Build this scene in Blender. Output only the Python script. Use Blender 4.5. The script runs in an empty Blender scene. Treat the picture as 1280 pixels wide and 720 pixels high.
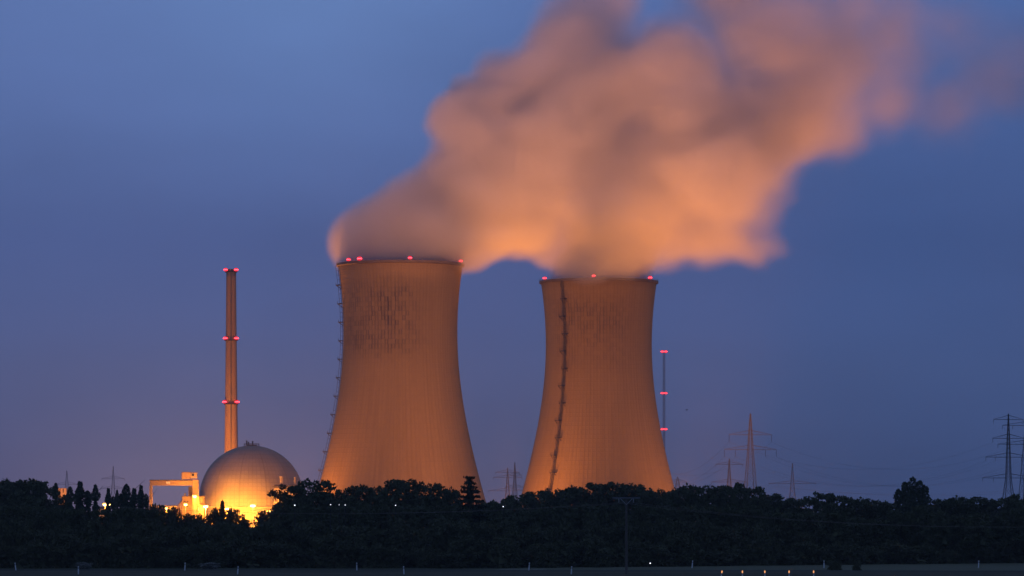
import bpy, bmesh, math, random
import numpy as np
from mathutils import Vector, Matrix

R = math.radians
scene = bpy.context.scene
col = scene.collection

# ------------------------------------------------------------------ camera
F = 4480.0          # focal length in photo pixels (1280 wide)
HORIZON = 640.0     # photo row of the horizon
CAM_H = 9.0
cam_data = bpy.data.cameras.new("camera")
cam_data.sensor_width = 36.0
cam_data.lens = F / 1280.0 * 36.0
cam_data.shift_y = (HORIZON - 360.0) / 1280.0
cam_data.clip_start = 1.0
cam_data.clip_end = 60000.0
cam = bpy.data.objects.new("camera", cam_data)
cam.location = (0, 0, CAM_H)
cam.rotation_euler = (R(90), 0, 0)
col.objects.link(cam)
scene.camera = cam

scene.view_settings.view_transform = 'Standard'
scene.view_settings.look = 'None'
scene.view_settings.exposure = 0.0
scene.view_settings.gamma = 1.0
scene.view_settings.use_curve_mapping = False
scene.render.engine = 'CYCLES'
scene.cycles.max_bounces = 6
scene.cycles.diffuse_bounces = 2
scene.cycles.volume_bounces = 2
scene.cycles.transparent_max_bounces = 8
scene.cycles.use_denoising = True
scene.cycles.sample_clamp_indirect = 6.0


def px_x(px, Y):
    return (px - 640.0) / F * Y


def px_z(py, Y):
    return CAM_H + (HORIZON - py) / F * Y


def at(px, py, Y):
    return Vector((px_x(px, Y), Y, px_z(py, Y)))


# ------------------------------------------------------------------ world: dusk sky
class NT:
    """small helper for building node trees"""
    def __init__(self, tree):
        self.t = tree
        tree.nodes.clear()

    def n(self, typ, **kw):
        nd = self.t.nodes.new(typ)
        for k, v in kw.items():
            setattr(nd, k, v)
        return nd

    def put(self, sock, v):
        if isinstance(v, bpy.types.NodeSocket):
            self.t.links.new(v, sock)
        elif isinstance(v, bpy.types.Node):
            self.t.links.new(v.outputs[0], sock)
        else:
            sock.default_value = v

    def math(self, op, a, b=None, c=None, clamp=False):
        nd = self.n('ShaderNodeMath', operation=op)
        nd.use_clamp = clamp
        self.put(nd.inputs[0], a)
        if b is not None:
            self.put(nd.inputs[1], b)
        if c is not None:
            self.put(nd.inputs[2], c)
        return nd.outputs[0]

    def vmath(self, op, a, b=None, scale=None):
        nd = self.n('ShaderNodeVectorMath', operation=op)
        self.put(nd.inputs[0], a)
        if b is not None:
            self.put(nd.inputs[1], b)
        if scale is not None:
            self.put(nd.inputs['Scale'], scale)
        return nd.outputs['Value'] if op in ('LENGTH', 'DISTANCE', 'DOT_PRODUCT') else nd.outputs['Vector']

    def maprange(self, v, a, b, c, d, interp='LINEAR'):
        nd = self.n('ShaderNodeMapRange', interpolation_type=interp)
        for i, x in enumerate((v, a, b, c, d)):
            self.put(nd.inputs[i], x)
        return nd.outputs[0]

    def ramp(self, fac, stops, interp='LINEAR'):
        nd = self.n('ShaderNodeValToRGB')
        cr = nd.color_ramp
        cr.interpolation = interp
        while len(cr.elements) < len(stops):
            cr.elements.new(0.5)
        for e, (p, c) in zip(cr.elements, stops):
            e.position = p
            e.color = (*c, 1.0) if len(c) == 3 else c
        self.put(nd.inputs[0], fac)
        return nd.outputs[0]

    def mix(self, fac, a, b, blend='MIX'):
        nd = self.n('ShaderNodeMix', data_type='RGBA', blend_type=blend)
        self.put(nd.inputs[0], fac)
        for i, v in ((6, a), (7, b)):
            self.put(nd.inputs[i], (*v, 1.0) if isinstance(v, tuple) and len(v) == 3 else v)
        return nd.outputs[2]

    def noise(self, vec, scale, detail=2.0, rough=0.5, dims='3D'):
        nd = self.n('ShaderNodeTexNoise', noise_dimensions=dims)
        self.put(nd.inputs['Vector'], vec)
        nd.inputs['Scale'].default_value = scale
        nd.inputs['Detail'].default_value = detail
        nd.inputs['Roughness'].default_value = rough
        return nd

    def curve(self, v, pts):
        nd = self.n('ShaderNodeFloatCurve')
        c = nd.mapping.curves[0]
        while len(c.points) < len(pts):
            c.points.new(0.5, 0.5)
        for p, (x, y) in zip(c.points, pts):
            p.location = (x, y)
            p.handle_type = 'AUTO'
        nd.mapping.use_clip = False
        nd.mapping.update()
        self.put(nd.inputs['Value'], v)
        return nd.outputs[0]


SUN_ELEV, SUN_ROT = R(-4.0), R(-60.0)
world = bpy.data.worlds.new("World")
scene.world = world
world.use_nodes = True
w = NT(world.node_tree)
tc = w.n('ShaderNodeTexCoord')
nrm = w.vmath('NORMALIZE', tc.outputs['Generated'])
sep = w.n('ShaderNodeSeparateXYZ')
w.put(sep.inputs[0], nrm)
elev = w.math('MAXIMUM', sep.outputs['Z'], 0.0)
rt = w.math('SQRT', elev)
azim = w.math('ARCTAN2', sep.outputs['X'], sep.outputs['Y'])
left = w.ramp(rt, [(0.0, (.060, .066, .155)), (.105, (.070, .078, .18)), (.2, (.085, .105, .24)), (.276, (.08, .119, .305)),
                   (.329, (.102, .163, .395)), (.378, (.108, .178, .42)), (.632, (.07, .12, .27)), (1.0, (.045, .075, .16))])
right = w.ramp(rt, [(0.0, (.044, .066, .165)), (.105, (.041, .069, .18)), (.2, (.052, .089, .228)), (.276, (.050, .095, .262)),
                    (.329, (.060, .115, .31)), (.378, (.075, .140, .36)), (.632, (.06, .105, .25)), (1.0, (.045, .075, .16))])
mixf = w.maprange(azim, -.13, .12, 0.0, 1.0, 'SMOOTHSTEP')
sky_c = w.mix(mixf, left, right)
# faint brown-violet glow of the lit town and plant low over the horizon
dz = w.math('MULTIPLY', elev, 1 / .030)
da = w.math('MULTIPLY', w.math('ADD', azim, .092), 1 / .050)
glow = w.math('EXPONENT', w.math('MULTIPLY', w.math('ADD', w.math('MULTIPLY', dz, dz), w.math('MULTIPLY', da, da)), -1.0))
da2 = w.math('MULTIPLY', w.math('ADD', azim, .0), 1 / .07)
glow2 = w.math('EXPONENT', w.math('MULTIPLY', w.math('ADD', w.math('MULTIPLY', dz, dz), w.math('MULTIPLY', da2, da2)), -1.0))
gl = w.vmath('SCALE', (.100, .058, .045), scale=glow)
gl2 = w.vmath('SCALE', (.03, .016, .0), scale=glow2)
# the paler opening in the cloud high left
db = w.math('MULTIPLY', w.math('ADD', azim, .052), 1 / .055)
dt = w.math('MULTIPLY', w.math('SUBTRACT', elev, .150), 1 / .045)
pale = w.math('EXPONENT', w.math('MULTIPLY', w.math('ADD', w.math('MULTIPLY', db, db), w.math('MULTIPLY', dt, dt)), -1.0))
gl3 = w.vmath('SCALE', (.022, .045, .075), scale=w.math('MULTIPLY', pale, 1.3))
add = w.vmath('ADD', w.vmath('ADD', w.vmath('ADD', sky_c, gl), gl2), gl3)
# soft long-exposure cloud streaks
mp = w.n('ShaderNodeMapping')
mp.inputs['Scale'].default_value = (1.0, 1.0, 3.2)
w.put(mp.inputs['Vector'], nrm)
cl = w.noise(mp.outputs[0], 9.0, 3.0, 0.5)
clf = w.maprange(cl.outputs[0], .3, .7, .93, 1.07)
tot = w.vmath('SCALE', add, scale=clf)
nis = w.n('ShaderNodeTexSky', sky_type='NISHITA')
nis.sun_disc = False
nis.sun_elevation = SUN_ELEV
nis.sun_rotation = SUN_ROT
fin = w.vmath('ADD', tot, w.vmath('SCALE', nis.outputs[0], scale=.002))
bg = w.n('ShaderNodeBackground')
w.put(bg.inputs['Color'], fin)
bg.inputs['Strength'].default_value = 1.07
wo = w.n('ShaderNodeOutputWorld')
w.t.links.new(bg.outputs[0], wo.inputs['Surface'])

# the last trace of daylight: a very weak, wide sun
sd = bpy.data.lights.new("dusk_sun", 'SUN')
sd.energy = 0.012
sd.angle = R(30)
sd.color = (1.0, .86, .8)
so = bpy.data.objects.new("dusk_sun", sd)
so.rotation_euler = (R(82), 0, R(60))
col.objects.link(so)

SODIUM = (1.0, .305, .04)


def spot(name, loc, target, watts, cone, blend, color=SODIUM, radius=3.0):
    d = bpy.data.lights.new(name, 'SPOT')
    d.energy = watts
    d.spot_size = R(cone)
    d.spot_blend = blend
    d.color = color
    d.shadow_soft_size = radius
    o = bpy.data.objects.new(name, d)
    o.location = loc
    o.rotation_euler = (Vector(target) - Vector(loc)).to_track_quat('-Z', 'Y').to_euler()
    col.objects.link(o)
    return o


def point(name, loc, watts, color=SODIUM, radius=0.5):
    d = bpy.data.lights.new(name, 'POINT')
    d.energy = watts
    d.color = color
    d.shadow_soft_size = radius
    o = bpy.data.objects.new(name, d)
    o.location = loc
    col.objects.link(o)
    return o


# unseen floodlights behind the wood; the first two stand in for distant town light
K = 1.0e6
MIXED = (1.0, .36, .17)
LOW = (1.0, .30, .045)
spot("plant_floodlight", (px_x(330, 1420), 1420, 9), at(540, 330, 2050), 2.0 * K, 38, .6, (1.0, .35, .07))
spot("plant_floodlight", (px_x(860, 1450), 1450, 9), at(720, 330, 2050), 2.2 * K, 38, .6, (1.0, .35, .07))
spot("plant_floodlight", (px_x(430, 1800), 1800, 9), at(500, 500, 2000), 0.26 * K, 120, .8)
spot("plant_floodlight", (px_x(640, 1860), 1860, 7), at(690, 560, 2120), 0.22 * K, 120, .9)
spot("plant_floodlight", (px_x(612, 2080), 2080, 4), at(690, 520, 2130), 0.20 * K, 100, .8)
spot("plant_floodlight", (px_x(345, 1960), 1960, 5), at(440, 500, 2000), 0.16 * K, 110, .9)  # this and the next are added to brighten the towers' flanks
spot("plant_floodlight", (px_x(940, 2090), 2090, 5), at(810, 500, 2150), 0.16 * K, 110, .9)
# added unseen spots, placed to brighten the steam from below and in front
spot("steam_floodlight", (px_x(632, 1985), 1985, 6), at(655, 200, 2010), 2.2 * K, 34, 1.0, LOW)
spot("steam_floodlight", (px_x(915, 1960), 1960, 6), at(900, 190, 2040), 2.6 * K, 58, .8, LOW)
spot("steam_floodlight", (px_x(360, 2060), 2060, 6), at(500, 200, 2005), 2.0 * K, 42, .9, LOW)
for p_, q_, y_, w_ in ((540, 560, 1640, 4.4), (700, 740, 1640, 3.2), (850, 960, 1760, 2.6), (1440, 1170, 1900, 2.6)):
    spot("steam_floodlight", (px_x(p_, y_), y_, 8), at(q_, 50, 2010), w_ * K, 31, .6, MIXED)
spot("chimney_floodlight", (px_x(262, 2225), 2225, 6), at(289, 470, 2280), 0.60 * K, 80, .9)  # unseen spot added to light the chimney
# switchyard lamps behind the trees
point("switchyard_light", (px_x(985, 2480), 2480, 10), 9e4, radius=1)
point("switchyard_light", (px_x(622, 2600), 2600, 10), 9e4, radius=1)


# ------------------------------------------------------------------ materials
def new_mat(name):
    m = bpy.data.materials.new(name)
    m.use_nodes = True
    return m, NT(m.node_tree)


def principled(t, color, rough=.8, metal=0.0, bump=None, spec=.3):
    b = t.n('ShaderNodeBsdfPrincipled')
    t.put(b.inputs['Base Color'], (*color, 1.0) if isinstance(color, tuple) else color)
    t.put(b.inputs['Roughness'], rough)
    b.inputs['Metallic'].default_value = metal
    b.inputs['Specular IOR Level'].default_value = spec
    if bump is not None:
        bn = t.n('ShaderNodeBump')
        bn.inputs['Strength'].default_value = bump[1]
        bn.inputs['Distance'].default_value = bump[2]
        t.put(bn.inputs['Height'], bump[0])
        t.t.links.new(bn.outputs[0], b.inputs['Normal'])
    o = t.n('ShaderNodeOutputMaterial')
    t.t.links.new(b.outputs[0], o.inputs['Surface'])
    return b


def noisy(name, c1, c2, scale, rough=.8, metal=0.0, detail=4.0, stretch=None):
    m, t = new_mat(name)
    tcn = t.n('ShaderNodeTexCoord')
    v = tcn.outputs['Object']
    if stretch:
        mpn = t.n('ShaderNodeMapping')
        mpn.inputs['Scale'].default_value = stretch
        t.put(mpn.inputs['Vector'], v)
        v = mpn.outputs[0]
    nz = t.noise(v, scale, detail, .6)
    c = t.mix(t.maprange(nz.outputs[0], .3, .7, 0, 1), c1, c2)
    principled(t, c, rough, metal)
    return m


def emit(name, c, s):
    m, t = new_mat(name)
    e = t.n('ShaderNodeEmission')
    e.inputs['Color'].default_value = (*c, 1)
    e.inputs['Strength'].default_value = s
    o = t.n('ShaderNodeOutputMaterial')
    t.t.links.new(e.outputs[0], o.inputs['Surface'])
    return m


def concrete(name, seed, stain_angle):
    """tower shell: poured rings and panel joints, rain streaks and dark staining of the upper third"""
    m, t = new_mat(name)
    tcn = t.n('ShaderNodeTexCoord')
    P = tcn.outputs['Object']
    s = t.n('ShaderNodeSeparateXYZ')
    t.put(s.inputs[0], P)
    ang = t.math('ARCTAN2', s.outputs['Y'], s.outputs['X'])
    z = s.outputs['Z']
    u = t.math('MULTIPLY', ang, 104 / (2 * math.pi))
    v = t.math('MULTIPLY', z, 1 / 2.6)
    fu = t.math('FRACT', t.math('ADD', u, 200.0))
    fv = t.math('FRACT', v)
    ju = t.maprange(t.math('ABSOLUTE', t.math('SUBTRACT', fu, .5)), .30, .44, 0, 1)
    jv = t.maprange(t.math('ABSOLUTE', t.math('SUBTRACT', fv, .5)), .34, .46, 0, 1)
    joint = t.math('MAXIMUM', ju, t.math('MULTIPLY', jv, .7))
    cv = t.n('ShaderNodeCombineXYZ')
    t.put(cv.inputs[0], t.math('FLOOR', t.math('ADD', u, 200.0)))
    t.put(cv.inputs[1], t.math('FLOOR', v))
    cv.inputs[2].default_value = seed
    wn = t.n('ShaderNodeTexWhiteNoise')
    t.put(wn.inputs['Vector'], cv.outputs[0])
    cu = t.n('ShaderNodeCombineXYZ')
    t.put(cu.inputs[0], t.math('MULTIPLY', ang, 30.0))
    t.put(cu.inputs[1], t.math('MULTIPLY', z, .02))
    cu.inputs[2].default_value = seed * 3.1
    streak = t.noise(cu.outputs[0], 1.0, 4.0, .6)
    big = t.noise(t.vmath('ADD', P, (seed * 31.0, 7.0, 0.0)), .022, 3.0, .55)
    fine = t.noise(P, .35, 5.0, .65)
    # staining: strongest in a broad area below the rim, fading sideways and downwards
    dang = t.math('ABSOLUTE', t.math('SUBTRACT', ang, stain_angle))
    side = t.maprange(dang, .15, 1.25, 1, 0, 'SMOOTHSTEP')
    zc = t.math('ABSOLUTE', t.math('SUBTRACT', z, 116.0))
    high = t.maprange(zc, 12.0, 29.0, 1, 0, 'SMOOTHSTEP')
    area = t.math('MULTIPLY', side, high)
    area = t.math('MULTIPLY', area, t.maprange(big.outputs[0], .32, .6, .25, 1))
    cell = t.math('MULTIPLY', area, t.maprange(wn.outputs[0], .15, .85, .15, 1.0))
    cell = t.math('MULTIPLY', cell, t.maprange(streak.outputs[0], .35, .65, .35, 1))
    dark = t.math('MULTIPLY', cell, t.math('ADD', .30, t.math('MULTIPLY', t.math('MAXIMUM', t.maprange(t.math('ABSOLUTE', t.math('SUBTRACT', fu, .5)), .14, .34, 0, 1), t.math('MULTIPLY', jv, .5)), 1.3)))
    lines = t.math('MULTIPLY', joint, .11)
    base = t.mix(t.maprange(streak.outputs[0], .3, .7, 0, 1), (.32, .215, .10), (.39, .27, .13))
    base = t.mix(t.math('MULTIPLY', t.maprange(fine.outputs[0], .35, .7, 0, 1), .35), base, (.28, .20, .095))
    base = t.mix(lines, base, (.14, .11, .09))
    rimz = t.maprange(z, 140.0, 146.0, 0, .45, 'SMOOTHSTEP')
    base = t.mix(rimz, base, (.19, .135, .075))
    base = t.mix(t.math('ADD', t.math('MULTIPLY', dark, .72), t.math('MULTIPLY', area, .16), clamp=True), base, (.075, .062, .055))
    principled(t, base, .9, bump=(joint, .35, .3), spec=.2)
    return m


def dome_mat():
    m, t = new_mat("dome_cladding")
    tcn = t.n('ShaderNodeTexCoord')
    P = tcn.outputs['Object']
    s = t.n('ShaderNodeSeparateXYZ')
    t.put(s.inputs[0], P)
    ang = t.math('ARCTAN2', s.outputs['Y'], s.outputs['X'])
    fu = t.math('FRACT', t.math('ADD', t.math('MULTIPLY', ang, 72 / (2 * math.pi)), 100.0))
    fv = t.math('FRACT', t.math('ADD', t.math('MULTIPLY', s.outputs['Z'], 1 / 2.4), 50.0))
    ju = t.maprange(t.math('ABSOLUTE', t.math('SUBTRACT', fu, .5)), .36, .47, 0, 1)
    jv = t.maprange(t.math('ABSOLUTE', t.math('SUBTRACT', fv, .5)), .36, .47, 0, 1)
    j = t.math('MAXIMUM', ju, jv)
    fb = t.math('FRACT', t.math('ADD', t.math('MULTIPLY', ang, 12 / (2 * math.pi)), 100.3))
    band = t.maprange(t.math('ABSOLUTE', t.math('SUBTRACT', fb, .5)), .47, .49, 0, 1)
    nz = t.noise(P, .12, 4.0, .6)
    base = t.mix(t.maprange(nz.outputs[0], .35, .65, 0, 1), (.36, .31, .26), (.43, .37, .31))
    base = t.mix(t.math('MULTIPLY', j, .24), base, (.16, .13, .11))
    base = t.mix(t.math('MULTIPLY', band, .35), base, (.15, .12, .10))
    principled(t, base, .75, bump=(j, .3, .15))
    return m


def foliage_mat(name, c1, c2):
    m, t = new_mat(name)
    g = t.n('ShaderNodeNewGeometry')
    c = t.mix(g.outputs['Random Per Island'], c1, c2)
    principled(t, c, .75, spec=.2)
    return m


def ground_mat(name, c1, c2, c3, s1, s2, stretch=(1, 1, 1)):
    m, t = new_mat(name)
    tcn = t.n('ShaderNodeTexCoord')
    mpn = t.n('ShaderNodeMapping')
    mpn.inputs['Scale'].default_value = stretch
    t.put(mpn.inputs['Vector'], tcn.outputs['Object'])
    a = t.noise(mpn.outputs[0], s1, 4.0, .6)
    b = t.noise(mpn.outputs[0], s2, 5.0, .7)
    c = t.mix(t.maprange(a.outputs[0], .35, .65, 0, 1), c1, c2)
    c = t.mix(t.math('MULTIPLY', t.maprange(b.outputs[0], .4, .7, 0, 1), .6), c, c3)
    principled(t, c, .95, bump=(b.outputs[0], .5, .2), spec=.1)
    return m


M = {}
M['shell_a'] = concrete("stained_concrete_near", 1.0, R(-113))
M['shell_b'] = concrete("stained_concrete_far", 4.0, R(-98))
M['rim'] = noisy("rim_concrete", (.12, .09, .07), (.2, .15, .12), .5)
M['dark_steel'] = noisy("dark_steel", (.03, .028, .026), (.06, .055, .05), .8, .6)
M['lattice'] = noisy("weathered_lattice_steel", (.15, .125, .105), (.2, .165, .14), .3, .7)
M['lattice_dark'] = noisy("dark_lattice_steel", (.05, .04, .04), (.08, .06, .055), .3, .7)
M['dome'] = dome_mat()
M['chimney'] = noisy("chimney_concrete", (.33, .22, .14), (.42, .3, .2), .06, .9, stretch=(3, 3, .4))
M['render_wall'] = noisy("pale_rendered_wall", (.45, .36, .26), (.55, .45, .34), .15, .85)
M['service_wall'] = noisy("weathered_service_wall", (.22, .16, .1), (.3, .22, .14), .15, .85)  # darker brown than the pale rendered wall
M['leaf_pale'] = foliage_mat("pale_flowering_foliage", (.10, .10, .07), (.42, .40, .36))  # leaf tones vary up to pale grey
M['crane_paint'] = noisy("ochre_crane_paint", (.42, .29, .16), (.5, .36, .2), .3, .6)
M['roofing'] = noisy("roof_felt", (.12, .1, .08), (.18, .14, .11), .4, .9)
M['window'] = noisy("dark_glass", (.015, .015, .018), (.03, .03, .035), 1.0, .15)
M['red_lamp'] = emit("red_obstruction_lamp", (1.0, .035, .05), 10.0)
M['red_lamp_dim'] = emit("red_mast_lamp", (1.0, .035, .05), 8.0)
M['red_glass'] = emit("red_lit_glass", (1.0, .02, .05), .9)
M['sodium_lamp'] = emit("sodium_lamp", (1.0, .62, .2), 14.0)
M['white_lamp'] = emit("white_lamp", (.85, .9, 1.0), 2.2)
M['orange_lamp'] = emit("orange_marker_lamp", (1.0, .42, .16), 1.1)  # self-glow for roadside reflectors catching headlights
M['bark'] = noisy("bark", (.05, .04, .03), (.09, .07, .05), 2.0, .95)
M['leaf_round'] = foliage_mat("broadleaf_foliage", (.075, .082, .036), (.10, .107, .046))
M['leaf_poplar'] = foliage_mat("poplar_foliage", (.04, .055, .03), (.08, .095, .05))
M['leaf_conifer'] = foliage_mat("conifer_needles", (.025, .035, .018), (.05, .06, .03))
M['leaf_shrub'] = foliage_mat("shrub_foliage", (.075, .08, .036), (.10, .102, .046))
M['ground'] = ground_mat("meadow_ground", (.07, .075, .04), (.10, .10, .055), (.05, .055, .03), .012, .35)
M['field'] = ground_mat("mown_field", (.15, .145, .085), (.19, .18, .105), (.12, .12, .07), .02, .3, (.4, 1.2, 1))
M['verge'] = ground_mat("dark_verge", (.10, .085, .05), (.15, .125, .075), (.06, .055, .035), .05, .5, (.3, 1.6, 1))
M['asphalt'] = ground_mat("road_asphalt", (.065, .058, .05), (.085, .076, .068), (.05, .045, .04), .05, .8)
M['gravel'] = ground_mat("pale_track", (.38, .36, .33), (.5, .47, .43), (.25, .24, .22), .08, 1.2)
M['paint'] = noisy("white_paint", (.75, .75, .72), (.82, .82, .8), 3.0, .5)
M['black_band'] = noisy("black_band", (.02, .02, .02), (.03, .03, .03), 3.0, .5)
M['wood'] = noisy("weathered_wood", (.10, .085, .07), (.15, .13, .11), .6, .9, stretch=(4, 4, .3))
M['galv'] = noisy("galvanised_steel", (.4, .4, .41), (.5, .5, .52), 1.0, .5, .3)
M['dull_steel'] = noisy("dull_steel", (.13, .13, .135), (.18, .18, .19), 1.0, .6)
M['wire'] = noisy("aluminium_wire", (.18, .15, .13), (.24, .2, .17), 1.0, .6)
M['ceramic'] = noisy("brown_ceramic", (.06, .04, .03), (.1, .07, .05), 1.0, .3)
M['plaster'] = noisy("orange_lit_plaster", (.5, .4, .28), (.58, .46, .34), .3, .9)  # the plaster's own pale warm tone
M['bird'] = noisy("dark_feathers", (.02, .02, .02), (.04, .04, .04), 5.0, .8)


# ------------------------------------------------------------------ mesh helpers
class MB:
    def __init__(self):
        self.v, self.f = [], []

    def raw(self, vs, fs):
        o = len(self.v)
        self.v += [tuple(p) for p in vs]
        self.f += [tuple(i + o for i in q) for q in fs]
        return self

    def box(self, x0, x1, y0, y1, z0, z1):
        vs = [(x, y, z) for z in (z0, z1) for (x, y) in ((x0, y0), (x1, y0), (x1, y1), (x0, y1))]
        return self.raw(vs, [(3, 2, 1, 0), (4, 5, 6, 7), (0, 1, 5, 4), (1, 2, 6, 5), (2, 3, 7, 6), (3, 0, 4, 7)])

    def bevel_box(self, x0, x1, y0, y1, z0, z1, b):
        """box with chamfered vertical edges and top edge"""
        def ring(d, z):
            return [(x0 + d + b, y0 + d, z), (x1 - d - b, y0 + d, z), (x1 - d, y0 + d + b, z), (x1 - d, y1 - d - b, z),
                    (x1 - d - b, y1 - d, z), (x0 + d + b, y1 - d, z), (x0 + d, y1 - d - b, z), (x0 + d, y0 + d + b, z)]
        vs = ring(0, z0) + ring(0, z1 - b) + ring(b, z1)
        fs = [tuple(range(7, -1, -1)), tuple(range(16, 24))]
        for k in range(2):
            for i in range(8):
                j = (i + 1) % 8
                fs.append((k * 8 + i, k * 8 + j, k * 8 + 8 + j, k * 8 + 8 + i))
        return self.raw(vs, fs)

    def bar(self, a, b, w, n=4, w2=None):
        a, b = Vector(a), Vector(b)
        d = b - a
        if d.length < 1e-6:
            return self
        d.normalize()
        up = Vector((0, 0, 1)) if abs(d.z) < .9 else Vector((1, 0, 0))
        s = d.cross(up).normalized()
        t = d.cross(s).normalized()
        w2 = w if w2 is None else w2
        vs = []
        for p, ww in ((a, w), (b, w2)):
            for k in range(n):
                an = 2 * math.pi * (k + .5) / n
                vs.append(p + (s * math.cos(an) + t * math.sin(an)) * ww * .5 * (1.414 if n == 4 else 1))
        fs = [(k, (k + 1) % n, n + (k + 1) % n, n + k) for k in range(n)]
        fs += [tuple(range(n - 1, -1, -1)), tuple(range(n, 2 * n))]
        return self.raw(vs, fs)

    def path(self, pts, w, n=5):
        for a, b in zip(pts[:-1], pts[1:]):
            self.bar(a, b, w, n)
        return self

    def lathe(self, prof, n, close=False, cx=0, cy=0):
        vs, fs = [], []
        for (r, z) in prof:
            for k in range(n):
                an = 2 * math.pi * k / n
                vs.append((cx + r * math.cos(an), cy + r * math.sin(an), z))
        m = len(prof)
        for i in range(m if close else m - 1):
            a, b = i * n, ((i + 1) % m) * n
            for k in range(n):
                j = (k + 1) % n
                fs.append((a + k, a + j, b + j, b + k))
        return self.raw(vs, fs)

    def ball(self, c, r, n=10, m=7, sz=1.0):
        prof = []
        for i in range(m + 1):
            th = -math.pi / 2 + math.pi * i / m
            prof.append((max(r * math.cos(th), .001), c[2] + r * sz * math.sin(th)))
        return self.lathe(prof, n, cx=c[0], cy=c[1])

    def build(self, name, mat, parent=None, smooth=False, loc=(0, 0, 0), outward=False):
        me = bpy.data.meshes.new(name)
        me.from_pydata(self.v, [], self.f)
        me.materials.append(mat)
        if outward:
            bm = bmesh.new()
            bm.from_mesh(me)
            bmesh.ops.recalc_face_normals(bm, faces=bm.faces)
            bm.to_mesh(me)
            bm.free()
        if smooth:
            me.polygons.foreach_set('use_smooth', [True] * len(me.polygons))
        me.update()
        o = bpy.data.objects.new(name, me)
        o.location = loc
        if parent is not None:
            o.parent = parent
        col.objects.link(o)
        return o


def tag(o, label=None, cat=None, group=None, kind=None):
    if label:
        o["label"] = label
    if cat:
        o["category"] = cat
    if group:
        o["group"] = group
    if kind:
        o["kind"] = kind
    return o


def thing(name, label, cat, loc=(0, 0, 0), rz=0.0, group=None):
    o = bpy.data.objects.new(name, None)
    o.empty_display_size = 1.0
    o.location = loc
    o.rotation_euler = (0, 0, rz)
    col.objects.link(o)
    return tag(o, label, cat, group)


def copy_tree(o, parent=None):
    c = o.copy()
    col.objects.link(c)
    if parent is not None:
        c.parent = parent
    for ch in list(o.children):
        copy_tree(ch, c)
    return c


# ------------------------------------------------------------------ the setting
def sheet(name, pts, z, mat):
    mb = MB()
    mb.raw([(x, y, z) for x, y in pts], [tuple(range(len(pts)))])
    return tag(mb.build(name, mat), kind='structure')


def grid_ground():
    xs = np.concatenate([np.linspace(-30000, -400, 12), np.linspace(-300, 300, 31), np.linspace(400, 30000, 12)])
    ys = np.concatenate([np.linspace(-3000, 300, 8), np.linspace(400, 1000, 25), np.linspace(1100, 40000, 20)])
    vs, fs = [], []
    for y in ys:
        for x in xs:
            vs.append((x, y, 0))
    n = len(xs)
    for j in range(len(ys) - 1):
        for i in range(n - 1):
            fs.append((j * n + i, j * n + i + 1, (j + 1) * n + i + 1, (j + 1) * n + i))
    mb = MB()
    mb.raw(vs, fs)
    return tag(mb.build("ground", M['ground']), kind='structure')


grid_ground()


def gy(py):
    return CAM_H * F / (py - HORIZON)


# mown field on the right, road along the lower edge, pale farm track
sheet("field", [(-12, 548), (8, 590), (60, 640), (140, 640), (200, 630), (200, 541), (60, 546)], .004, M['field'])
sheet("road", [(-260, 541), (-260, 561), (-40, 560), (40, 553), (120, 546), (260, 538), (260, 529), (120, 537.5), (40, 545), (-40, 552)], .008, M['asphalt'])
sheet("track", [(-2.4, 561.5), (4.6, 561), (5.6, 563.5), (-1.6, 564)], .008, M['gravel'])
sheet("verge", [(-260, 540), (-40, 551), (40, 544), (120, 536.5), (260, 528), (260, 480), (-260, 480)], .004, M['verge'])


# ------------------------------------------------------------------ cooling towers
TA, TC, TZT, TTOP, TBOT = 31.8, 84.6, 109.4, 147.2, 11.0


def tr(z):
    return TA * math.sqrt(1 + ((z - TZT) / TC) ** 2)


def red_light(parent, pos, r=1.0, mat='red_lamp', power=2500.0, base=None):
    fx = MB()
    if base is None:
        fx.bar((pos[0], pos[1], pos[2] - r * 1.7), (pos[0], pos[1], pos[2] - r * .8), .7, 8)
    else:
        fx.bar(base, pos, .45, 6)
    h = fx.build("obstruction_light", M['dark_steel'], parent)
    mb = MB()
    mb.ball(pos, r * 1.2, 14, 9, .95)
    mb.build("red_glass", M['red_glass'], h, True)
    co = MB()
    co.lathe([(r * 1.15, pos[2] - r * .28), (r * 1.26, pos[2] - r * .2), (r * 1.26, pos[2] + r * .2), (r * 1.15, pos[2] + r * .28)], 14, cx=pos[0], cy=pos[1])
    co.build("red_lamp", M[mat], h, True)
    if power:
        wp = parent.matrix_basis @ Vector(pos)
        point("obstruction_glow", wp, power, (1.0, .06, .09), r * .9)
    return h


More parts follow.
